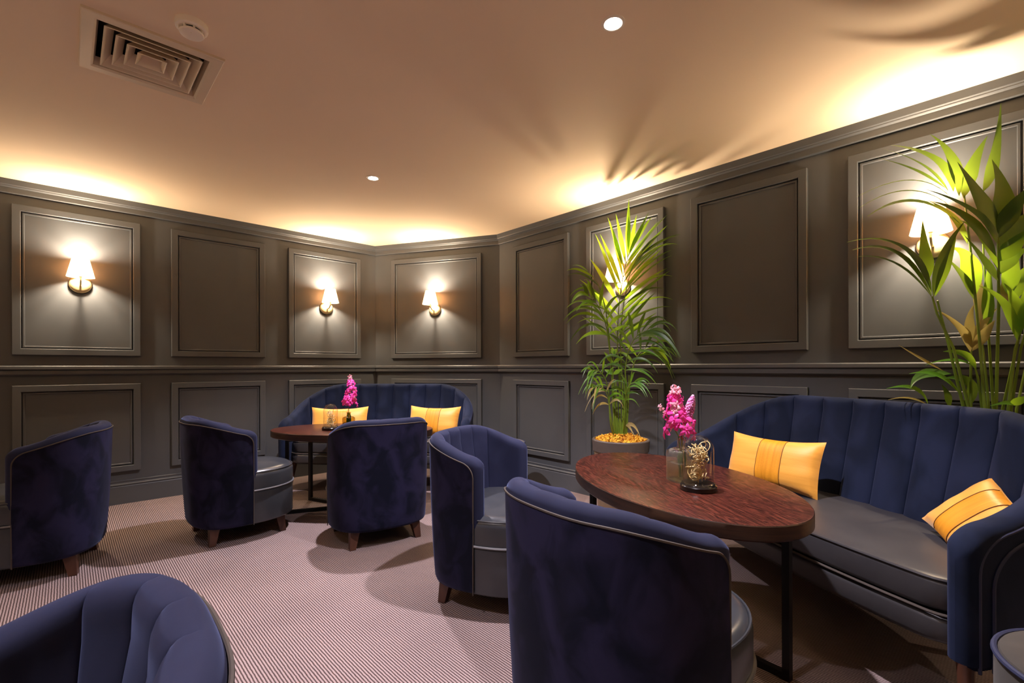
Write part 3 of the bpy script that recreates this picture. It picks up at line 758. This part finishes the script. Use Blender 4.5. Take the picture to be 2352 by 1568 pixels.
def petal_mesh(name, pm, seed):
    rnd = random.Random(seed); mb = MB()
    for k in range(5):
        a = 2*math.pi*k/5 + rnd.uniform(-.25, .25); ln = rnd.uniform(0.016, 0.023); wd = 0.0085 if k % 2 else 0.011
        d = Vector((math.cos(a), math.sin(a), 0)); q = Vector((-d.y, d.x, 0)); up = rnd.uniform(0.1, 0.9)
        v = []
        for s_, ww in ((0.0, .15), (0.35, .8), (0.7, 1.0), (1.0, .25)):
            z = ln*(up*s_ - 0.7*s_*s_); c = d*ln*s_ + Vector((0, 0, z)); v += [c - q*wd*ww/1.6, c + Vector((0, 0, .0022*ww)), c + q*wd*ww/1.6]
        mb.add(v, [(i*3+j, i*3+j+1, i*3+j+4, i*3+j+3) for i in range(3) for j in range(2)])
    mb.lathe([(0.0005, -.002), (0.003, 0.001), (0.002, 0.006), (0.0005, 0.007)], 6)
    me = bpy.data.meshes.new(name); me.from_pydata(mb.v, [], mb.f); me.update(); me.shade_smooth(); me.materials.append(pm); return me
BLOOM = [petal_mesh('blossom', M['petal'], k) for k in range(3)]; PALE = [petal_mesh('blossom', M['petal_pale'], k + 9) for k in range(2)]
def spray(base, pts, label, n, size, seed, r0=0.02, pale=3):
    """flower stem with blossoms along its upper part; pts are offsets from base"""
    t = thing('flower_spray', label, 'flower', base); rnd = random.Random(seed); P = [Vector(p) for p in pts]
    def cur(f):
        f = min(f, 0.9999)*(len(P) - 1); k = int(f); return P[k].lerp(P[k+1], f - k)
    MB().tube([cur(k/20) for k in range(21)], [0.0028 - 0.0016*k/20 for k in range(21)], 6).build('stem', M['stalk'], t)
    if n > 12:
        for k in range(4):                                        # sheathing leaves low on the stem, standing in the water
            a = k*1.7 + .4; MB().tube([(0.006*math.cos(a), 0.006*math.sin(a), .004), (0.013*math.cos(a), 0.013*math.sin(a), .05), (0.015*math.cos(a + .3), 0.015*math.sin(a + .3), .085), (0.006*math.cos(a + .5), 0.006*math.sin(a + .5), .12)], [.002, .0052, .0048, .0012], 6).build('stem_leaf', M['leaf'], t)
    for k in range(n):
        f = 0.42 + 0.58*k/(n - 1); p = cur(f); a = k*2.4 + rnd.uniform(-.4, .4); out = r0*(1.15 - 0.85*(f - .42)/.58)*rnd.uniform(.55, 1.25)
        d = Vector((math.cos(a), math.sin(a), rnd.uniform(-.1, .5))); q = p + d*out
        me = rnd.choice(PALE) if (k >= n - pale or rnd.random() < .14) else rnd.choice(BLOOM)
        o = bpy.data.objects.new('blossom', me); COL.objects.link(o); o.parent = t; o.location = q
        o.rotation_euler = d.to_track_quat('Z', 'Y').to_euler(); sc = size*rnd.uniform(.75, 1.15)*(1.1 - .5*(f - .42)/.58); o.scale = (sc, sc, sc)
    return t
def flower_spike(base, pts, label, r, hfrac, seed):
    t = thing('flower_spike', label, 'flower', base); rnd = random.Random(seed); P = [Vector(p) for p in pts]
    def cur(f):
        f = min(f, 0.9999)*(len(P) - 1); k = int(f); return P[k].lerp(P[k+1], f - k)
    MB().tube([cur(k/16) for k in range(17)], 0.0022, 6).build('stem', M['stalk'], t)
    mb = MB()
    for k in range(240):
        f = hfrac + (1 - hfrac)*(k/239); p = cur(f); a = k*2.399; prof = math.sin(math.pi*min(1, (1 - (f - hfrac)/(1 - hfrac))*0.62 + .02))**.7
        q = p + Vector((math.cos(a), math.sin(a), .15))*r*prof*rnd.uniform(.85, 1.15); s_ = 0.0052
        mb.add([q + Vector(v)*s_ for v in ((1,0,0),(-1,0,0),(0,1,0),(0,-1,0),(0,0,1),(0,0,-1))], [(0,2,4),(2,1,4),(1,3,4),(3,0,4),(2,0,5),(1,2,5),(3,1,5),(0,3,5)])
    o = mb.build('florets', M['spike'], t, True, None, 80); o['kind'] = 'stuff'
    me = bpy.data.meshes.new('berry'); b = MB().lathe([(0.0003, -.003), (0.0026, -.0015), (0.003, .0005), (0.0018, .0026), (0.0003, .003)], 8); me.from_pydata(b.v, [], b.f); me.update(); me.shade_smooth(); me.materials.append(M['berry'])
    me2 = me.copy(); me2.materials.clear(); me2.materials.append(M['petal_pale'])
    for k in range(46):
        f = hfrac - .30 + .30*k/45; p = cur(f); a = k*2.399; q = p + Vector((math.cos(a), math.sin(a), 0))*r*.72
        o = bpy.data.objects.new('berry', me if k % 2 else me2); COL.objects.link(o); o.parent = t; o.location = q
    return t
DN = (0.725, 1.855); VN = (0.712, 2.005)
dome(*DN, 0, 'glass dome on a black base on the near table, beside the clear vase', 1.07)
tangle(*DN, 'tangle of pale gold curled tendrils under the near glass dome', 1.18, 4)
bottle(*VN, R(20), 'clear glass bottle vase half behind the glass dome on the near table', 0.050, 0.140, 0.016, 0.038, M['glass_vase'], True)
spray((VN[0]+.002, VN[1], TZ + .012), [(0.006, 0, 0), (0, 0, .10), (-.002, 0, .175), (-.012, .0, .245), (-.026, 0, .315), (-.024, 0, .375)], 'magenta orchid spray with pale tip standing in the near clear vase', 26, 1.75, 3, .046)
spray((VN[0]-.004, VN[1]+.004, TZ + .012), [(-.004, 0, 0), (0, 0, .10), (-.006, 0, .175), (-.035, .01, .225), (-.062, .01, .265), (-.080, .01, .300)], 'thin side sprig of magenta buds leaning left from the near vase', 8, 1.05, 8, .012)
flower_spike((VN[0], VN[1]-.004, TZ + .012), [(0.008, 0, 0), (.0, 0, .10), (.004, 0, .175), (.026, 0, .26), (.048, 0, .345)], 'lilac flower spike with red berries leaning right from the near vase', .017, .74, 5)
DF = (-1.395, 3.660); VF = (-1.270, 3.700)
dome(*DF, 0, 'small glass dome on a black base on the far table', 1.0)
tangle(*DF, 'tangle of pale gold curled tendrils under the far glass dome', 0.95, 11)
bottle(*VF, R(0), 'olive glass bottle vase on the far table', 0.047, 0.10, 0.014, 0.032, M['glass_olive'])
spray((VF[0], VF[1], TZ + .012), [(0.006, 0, 0), (0, 0, .10), (0, 0, .165), (.012, .0, .23), (.022, 0, .30), (.008, 0, .395)], 'magenta orchid spray standing upright in the olive vase on the far table', 28, 1.75, 6, .046)

# ------------------------------------------------------------------ palms
def leaf_mesh(root, mid, tip, wd, nrm_, roll=0.0, seg=9, fold=0.25, peak=0.40):
    """long pointed leaflet along a quadratic curve, folded lightly along its midrib"""
    root, mid, tip = Vector(root), Vector(mid), Vector(tip); ctl = mid*2 - (root + tip)*0.5
    v = []; f = []
    for k in range(seg + 1):
        t = k/seg; p = root*(1-t)**2 + ctl*2*t*(1-t) + tip*t*t
        tg = ((ctl - root)*2*(1-t) + (tip - ctl)*2*t).normalized()
        sd = tg.cross(nrm_)
        if sd.length < .05: sd = tg.cross(Vector((.3, .2, 1)))
        sd.normalize(); sd = Matrix.Rotation(roll, 3, tg) @ sd; n2 = sd.cross(tg).normalized()
        q = t/peak if t < peak else 1 - (t - peak)/(1 - peak)
        ww = wd*0.5*(math.sin(math.pi/2*min(q, 1))**0.8 if t < peak else max(q, 0)**0.92); ww = max(ww, 0.0006)
        v += [p + sd*ww + n2*ww*fold, p, p - sd*ww + n2*ww*fold]
    for k in range(seg):
        for j in range(2): f.append((k*3+j, k*3+j+1, k*3+j+4, k*3+j+3))
    return v, f
def leaf(parent, root, mid, tip, wd, nrm_, m, roll=0.0, **kw):
    v, f = leaf_mesh(root, mid, tip, wd, nrm_, roll, **kw); return mk('leaflet', v, f, m, parent)
FACE = Vector((-0.25, -0.9, 0.35)).normalized()
def frond(parent, stem, rach, n, ln, wd, rnd, mats, side=None, spread=(62, 18), droop=0.35, face=FACE, rad=0.006):
    """stem points, then rachis points carrying n pairs of leaflets"""
    P = [Vector(p) for p in stem + rach[1:]] if stem else [Vector(p) for p in rach]
    def smooth(Q, m_=6):
        o = []
        for i in range(len(Q) - 1):
            p0, p1, p2, p3 = Q[max(i-1, 0)], Q[i], Q[i+1], Q[min(i+2, len(Q)-1)]
            for k in range(m_):
                t = k/m_; o.append(0.5*((2*p1) + (p2-p0)*t + (2*p0-5*p1+4*p2-p3)*t*t + (3*p1-p0-3*p2+p3)*t**3))
        return o + [Q[-1]]
    C = smooth(P); st = MB().tube(C, [rad*(1 - 0.75*k/(len(C)-1)) for k in range(len(C))], 6).build('frond', M['stalk'], parent)
    Q = smooth([Vector(p) for p in rach], 8)
    for k in range(n):
        u = k/(n - 1) if n > 1 else 1; x = u*(len(Q) - 1); i = min(int(x), len(Q) - 2); p = Q[i].lerp(Q[i+1], x - i); tg = (Q[i+1] - Q[i]).normalized()
        sd = tg.cross(face).normalized(); nn = sd.cross(tg).normalized()
        for sg in (-1, 1):
            if side and sg not in side: continue
            a = R(spread[0] + (spread[1] - spread[0])*u + rnd.uniform(-7, 7)); l = ln*(0.62 + 0.5*math.sin(math.pi*(0.15 + 0.75*u)))*rnd.uniform(.88, 1.1)*(1 if u < .9 else .8)
            d = (tg*math.cos(a) + sd*sg*math.sin(a) + nn*rnd.uniform(-.05, .30)).normalized()
            tip = p + d*l - Vector((0, 0, droop*l*(0.35 + abs(d.x)*.6)*rnd.uniform(.7, 1.3))) ; mid = p + d*l*.55 - Vector((0, 0, droop*l*.08))
            leaf(st, p, mid, tip, wd*rnd.uniform(.8, 1.15), face, rnd.choice(mats), rnd.uniform(-.5, .5))
    return st

def planter(name_label, x, y, top, r_top, parent_label_cat='potted palm'):
    t = thing('potted_palm', name_label, parent_label_cat, (x, y, 0))
    MB().lathe([(0.001, 0.0), (r_top*.74, 0.0), (r_top*.76, 0.01), (r_top*.93, top-.075), (0.001, top-.075)], 48).build('planter_body', M['pot_body'], t)
    MB().lathe([(r_top*.90, top-.082), (r_top*.97, top-.080), (r_top, top-.006), (r_top-.004, top), (r_top-.018, top), (r_top-.022, top-.03), (0.001, top-.035)], 56, (0, 0), True, True).build('planter_rim', M['pot'], t)
    return t
rnd = random.Random(21)
PX, PY = 0.765, 3.36
p1 = planter('kentia palm in a brown planter with orange moss, behind the near table', PX, PY, 0.592, 0.200)
W1 = Matrix.Translation((-PX, -PY, 0))
def a1(px, py, d=3.36): return W1 @ at(px, py, d)
# orange moss heap: thousands of crumbs and curls, joined
mb = MB()
for k in range(900):
    rr = 0.183*math.sqrt(rnd.random()); a = rnd.uniform(0, 2*math.pi); hgt = 0.592 - 0.022 + 0.045*(1 - (rr/.19)**2) + rnd.uniform(-.006, .014)
    c = Vector((rr*math.cos(a), rr*math.sin(a), hgt)); u = Vector((rnd.uniform(-1, 1), rnd.uniform(-1, 1), rnd.uniform(-.2, .9))).normalized(); q = u.orthogonal().normalized(); s_ = rnd.uniform(.007, .016)
    w3 = u.cross(q)
    mb.add([c - u*s_, c + q*s_*.5, c - q*s_*.5 + w3*s_*.4, c - w3*s_*.45, c + u*s_*1.1 + Vector((0, 0, .003))], [(0,1,2),(0,2,3),(0,3,1),(4,2,1),(4,3,2),(4,1,3)])
mo = mb.build('moss', M['moss'], p1, True, None, 60); mo['kind'] = 'stuff'
MB().lathe([(0.182, 0.555), (0.182, 0.568), (0.15, 0.585), (0.08, 0.605), (0.001, 0.612)], 40, (0, 0), True, True).build('moss_bed', M['moss'], p1)
mats = [M['leaf'], M['leaf'], M['leaf_dark']]
g = lambda x, y, d=3.36: a1(x, y, d)
base = lambda dx=0, dd=0: g(1425 + dx, 1000, 3.36 + dd)
# tall main frond in front of the lit sconce
frond(p1, [base(-4), g(1424, 900), g(1418, 790, 3.44)], [g(1418, 790, 3.44), g(1422, 700, 3.52), g(1434, 620, 3.56), g(1447, 575, 3.56)], 13, 0.44, 0.034, rnd, [M['leaf']], None, (48, 10), .10)
frond(p1, [base(3), g(1430, 900, 3.38), g(1425, 780, 3.45)], [g(1425, 780, 3.45), g(1434, 690, 3.5), g(1450, 620, 3.5), g(1472, 580, 3.5)], 15, 0.38, 0.019, rnd, [M['leaf'], M['leaf_dark']], (1,), (56, 18), .30)
# left-hand frond bending over
frond(p1, [base(-14), g(1405, 860, 3.3), g(1396, 770, 3.22)], [g(1396, 770, 3.22), g(1388, 735, 3.18), g(1372, 700, 3.12), g(1352, 680, 3.06)], 8, 0.26, 0.026, rnd, mats, None, (60, 15), .55)
frond(p1, [base(-8), g(1404, 840, 3.34), g(1395, 740, 3.34)], [g(1395, 740, 3.34), g(1386, 690, 3.34), g(1372, 650, 3.34), g(1352, 625, 3.34)], 6, 0.25, 0.018, rnd, mats, (-1,), (62, 18), .5)
# lower right drooping fronds
frond(p1, [base(8), g(1440, 900, 3.3), g(1436, 850, 3.26)], [g(1436, 850, 3.26), g(1446, 800, 3.22), g(1466, 768, 3.18), g(1492, 758, 3.14)], 9, 0.25, 0.024, rnd, [M['leaf_dark'], M['leaf_dark'], M['leaf']], None, (68, 18), .65)
frond(p1, [base(12, .05), g(1444, 910, 3.36), g(1452, 850, 3.36)], [g(1452, 850, 3.36), g(1466, 815, 3.38), g(1488, 800, 3.38), g(1510, 805, 3.38)], 8, 0.20, 0.022, rnd, [M['leaf_dark'], M['leaf']], None, (66, 18), .6)
# lower left
frond(p1, [base(-12), g(1402, 950, 3.3), g(1398, 900, 3.28)], [g(1398, 900, 3.28), g(1390, 870, 3.24), g(1376, 852, 3.2), g(1360, 850, 3.16)], 7, 0.16, 0.016, rnd, mats, None, (60, 18), .75)
frond(p1, [base(-16), g(1402, 970, 3.3), g(1399, 930, 3.28)], [g(1399, 930, 3.28), g(1392, 900, 3.24), g(1378, 888, 3.2), g(1364, 890, 3.16)], 7, 0.15, 0.016, rnd, [M['leaf'], M['leaf_dry']], None, (60, 18), .8)
# small fronds low in the middle and right
frond(p1, [base(-4), g(1412, 940), g(1408, 860, 3.28)], [g(1408, 860, 3.28), g(1408, 835, 3.28), g(1410, 815, 3.28)], 3, 0.09, 0.032, rnd, [M['leaf']], None, (60, 25), .1)
frond(p1, [base(6), g(1434, 960, 3.3), g(1436, 920, 3.28)], [g(1436, 920, 3.28), g(1440, 895, 3.24), g(1450, 880, 3.22), g(1462, 878, 3.2)], 6, 0.13, 0.016, rnd, mats, None, (62, 20), .7)
for k in range(9):                                             # bare stalks rising out of the moss
    x0 = 1413 + 3.2*k; x1 = 1404 + 5.2*k + rnd.uniform(-4, 4)
    MB().tube([g(x0, 1004, 3.36 + .02*math.sin(k)), g((x0 + x1)/2 + rnd.uniform(-2, 2), 930, 3.35), g(x1, 850 + rnd.uniform(-20, 30), 3.34 + .03*math.cos(k*2))], [.0075, .006, .004], 6).build('stalk', M['stalk'], p1)
for sx in (1440, 1452):
    leaf(p1, g(1432, 985), g(sx, 975), g(sx + 18, 1002, 3.28), .03, FACE, M['leaf_dry'])

# big palm at the right, leaflets set one by one
QX, QY = 2.17, 2.13
p2 = planter('large palm with broad leaves standing behind the near sofa at the right edge', QX, QY, 0.52, 0.19)
W2 = Matrix.Translation((-QX, -QY, 0))
def h2(px, py, d=2.06): return W2 @ at(px, py, d)
MB().lathe([(0.165, 0.485), (0.165, 0.500), (0.1, 0.52), (0.001, 0.53)], 36, (0, 0), True, True).build('moss_bed', M['moss'], p2)
def fr2(stem, leaves, rad=0.0075, back=0.12):
    P = [h2(q[0], q[1], q[2] + back) for q in stem]
    C = []
    for i in range(len(P) - 1):
        for k in range(6): C.append(P[i].lerp(P[i+1], k/6))
    C.append(P[-1])
    st = MB().tube(C, [rad*(1 - .55*k/(len(C)-1)) for k in range(len(C))], 7).build('frond', M['stalk'], p2)
    for lf in leaves:
        (r_, m_, t_, wpx, mk_) = lf[:5]; roll = lf[5] if len(lf) > 5 else rnd.uniform(-.35, .35)
        d0 = r_[2] if len(r_) > 2 else 2.0
        r_, m_, t_ = [(q[0], q[1], q[2] + back) for q in (r_, m_, t_)]
        leaf(st, h2(*r_), h2(*m_), h2(*t_), wpx/F*d0*1.12, FACE, M[{'g': 'leaf', 'd': 'leaf_dark', 'y': 'leaf_dry'}[mk_]], roll, seg=11, fold=.18)
    return st
B2 = (2300, 1080, 2.06)
fr2([B2, (2288, 940, 1.98), (2294, 700, 1.90), (2293, 560, 1.86), (2292, 520, 1.85)], [
    ((2293, 545, 1.85), (2250, 460, 1.84), (2199, 372, 1.80), 44, 'd', .1),
    ((2291, 560, 1.85), (2240, 490, 1.82), (2128, 435, 1.74), 30, 'd', .2),
    ((2289, 590, 1.86), (2225, 505, 1.82), (2138, 462, 1.76), 26, 'd', -.1),
    ((2294, 525, 1.85), (2302, 450, 1.84), (2278, 366, 1.82), 44, 'd', 0),
    ((2295, 545, 1.85), (2325, 480, 1.82), (2372, 425, 1.76), 36, 'd', 0),
    ((2296, 575, 1.86), (2335, 520, 1.84), (2390, 480, 1.80), 40, 'd', .1),
    ((2296, 600, 1.86), (2330, 560, 1.84), (2372, 520, 1.80), 34, 'g', 0),
    ((2296, 630, 1.87), (2325, 590, 1.90), (2365, 570, 1.92), 30, 'g', 0),
    ((2292, 620, 1.87), (2255, 545, 1.88), (2205, 505, 1.90), 22, 'g', .2),
    ((2292, 645, 1.88), (2262, 600, 1.9), (2215, 540, 1.92), 18, 'd', 0),
])
fr2([(2285, 1080, 2.1), (2262, 940, 2.1), (2250, 780, 2.14), (2228, 560, 2.18), (2215, 450, 2.2)], [
    ((2190, 440, 2.2), (2150, 368, 2.2), (2046, 333, 2.16), 24, 'd', .1),
    ((2178, 438, 2.2), (2120, 380, 2.18), (2028, 342, 2.1), 14, 'd', .3),
    ((2172, 432, 2.2), (2100, 390, 2.18), (2012, 362, 2.1), 12, 'd', .2),
    ((2203, 450, 2.2), (2185, 365, 2.2), (2136, 308, 2.18), 26, 'd', 0),
    ((2213, 455, 2.2), (2232, 385, 2.2), (2268, 312, 2.2), 28, 'd', 0),
    ((2258, 440, 2.16), (2284, 360, 2.16), (2299, 236, 2.16), 22, 'd', 0),
    ((2205, 480, 2.2), (2110, 415, 2.1), (1968, 452, 1.98), 7, 'g', .4),
    ((2205, 495, 2.2), (2100, 438, 2.1), (1972, 478, 2.0), 7, 'g', .4),
    ((2212, 520, 2.2), (2105, 462, 2.12), (1992, 497, 2.02), 15, 'g', .3),
    ((2222, 560, 2.2), (2190, 500, 2.2), (2130, 460, 2.2), 16, 'd', 0),
], 0.0075, 0.04)
fr2([(2250, 1080, 2.0), (2226, 940, 1.96), (2190, 800, 1.92), (2152, 720, 1.90), (2141, 680, 1.9)], [
    ((2140, 680, 1.9), (2062, 582, 1.86), (1958, 574, 1.78), 17, 'd', .2),
    ((2140, 676, 1.9), (2070, 566, 1.86), (1945, 556, 1.80), 12, 'g', .2),
    ((2140, 670, 1.9), (2095, 585, 1.86), (2020, 548, 1.82), 20, 'd', .1),
    ((2134, 640, 1.9), (2124, 585, 1.9), (2119, 506, 1.9), 29, 'g', 0),
    ((2144, 682, 1.9), (2165, 590, 1.88), (2216, 508, 1.86), 22, 'd', .2),
    ((2148, 680, 1.9), (2175, 600, 1.88), (2196, 545, 1.86), 20, 'g', -.2),
    ((2142, 684, 1.9), (2060, 606, 1.86), (1965, 590, 1.8), 9, 'd', .2),
])
fr2([(2256, 1080, 2.0), (2214, 940, 1.98), (2178, 790, 1.94), (2153, 690, 1.92)], [])
fr2([(2290, 1080, 2.1), (2282, 940, 2.1), (2270, 760, 2.1), (2258, 560, 2.12)], [
    ((2240, 680, 2.1), (2220, 600, 2.1), (2187, 570, 2.08), 44, 'g', 0),
    ((2240, 690, 2.1), (2215, 640, 2.08), (2172, 590, 2.06), 20, 'd', 0),
    ((2250, 750, 2.1), (2245, 660, 2.12), (2235, 590, 2.12), 22, 'y', 0),
    ((2270, 760, 2.1), (2268, 680, 2.1), (2274, 590, 2.1), 24, 'g', 0),
])
fr2([(2262, 1080, 2.1), (2230, 940, 2.1), (2230, 830, 2.1), (2231, 805, 2.1)], [
    ((2229, 808, 2.1), (2205, 755, 2.08), (2145, 708, 2.02), 22, 'y', 0),
    ((2231, 795, 2.1), (2215, 760, 2.1), (2199, 744, 2.1), 18, 'y', 0),
    ((2231, 790, 2.1), (2226, 740, 2.1), (2238, 698, 2.1), 20, 'y', 0),
    ((2232, 800, 2.1), (2252, 750, 2.1), (2292, 706, 2.1), 20, 'y', 0),
    ((2233, 806, 2.1), (2262, 765, 2.08), (2285, 735, 2.06), 22, 'y', 0),
])
fr2([(2270, 1080, 2.0), (2256, 940, 1.98), (2246, 868, 1.96), (2240, 845, 1.96)], [
    ((2242, 848, 1.96), (2215, 815, 1.92), (2166, 807, 1.88), 22, 'g', 0),
    ((2238, 842, 1.96), (2190, 826, 1.92), (2126, 838, 1.86), 9, 'g', .3),
], 0.0075, 0.2)
fr2([(2252, 1080, 2.0), (2222, 940, 2.0), (2216, 918, 2.0)], [
    ((2222, 935, 2.0), (2222, 880, 1.96), (2168, 868, 1.9), 34, 'd', 0),
    ((2205, 905, 2.0), (2155, 862, 1.94), (2088, 858, 1.86), 16, 'g', .2),
    ((2185, 858, 2.0), (2120, 860, 1.94), (2092, 890, 1.88), 24, 'd', .2),
    ((2168, 852, 2.0), (2110, 820, 1.94), (2064, 792, 1.88), 9, 'y', .1),
    ((2132, 930, 1.98), (2100, 892, 1.9), (2036, 892, 1.84), 15, 'g', .2),
    ((2134, 932, 1.98), (2090, 914, 1.92), (2040, 918, 1.86), 6, 'y', .2),
    ((2182, 935, 2.0), (2174, 905, 1.98), (2162, 882, 1.96), 18, 'd', 0),
], 0.0075, 0.26)
fr2([(2320, 1080, 2.0), (2316, 940, 1.92), (2332, 800, 1.86), (2338, 780, 1.85)], [
    ((2337, 783, 1.85), (2306, 700, 1.82), (2248, 656, 1.78), 26, 'g', 0),
    ((2340, 770, 1.85), (2330, 700, 1.84), (2306, 650, 1.82), 34, 'g', 0),
    ((2342, 765, 1.85), (2358, 690, 1.84), (2370, 630, 1.84), 30, 'g', 0),
])
fr2([(2325, 1080, 2.1), (2322, 940, 2.06), (2345, 800, 2.0), (2375, 690, 1.96)], [
    ((2330, 690, 2.0), (2345, 640, 2.0), (2380, 600, 2.0), 34, 'g', 0),
    ((2318, 680, 2.0), (2322, 620, 2.0), (2340, 560, 2.0), 34, 'g', 0),
    ((2310, 700, 2.0), (2312, 650, 2.02), (2330, 600, 2.04), 22, 'y', 0),
])
fr2([(2330, 1080, 2.1), (2335, 940, 2.1), (2365, 800, 2.1)], [
    ((2336, 935, 2.0), (2316, 925, 1.96), (2274, 932, 1.92), 12, 'g', .2),
    ((2320, 930, 1.98), (2345, 918, 1.94), (2380, 905, 1.9), 16, 'g', .2),
], 0.0075, -0.02)
fr2([(2280, 1080, 2.14), (2268, 900, 2.16), (2256, 780, 2.18)], [], 0.0075, 0.03)
fr2([(2305, 1080, 2.12), (2303, 940, 2.1), (2325, 840, 2.06), (2350, 740, 2.0)], [])
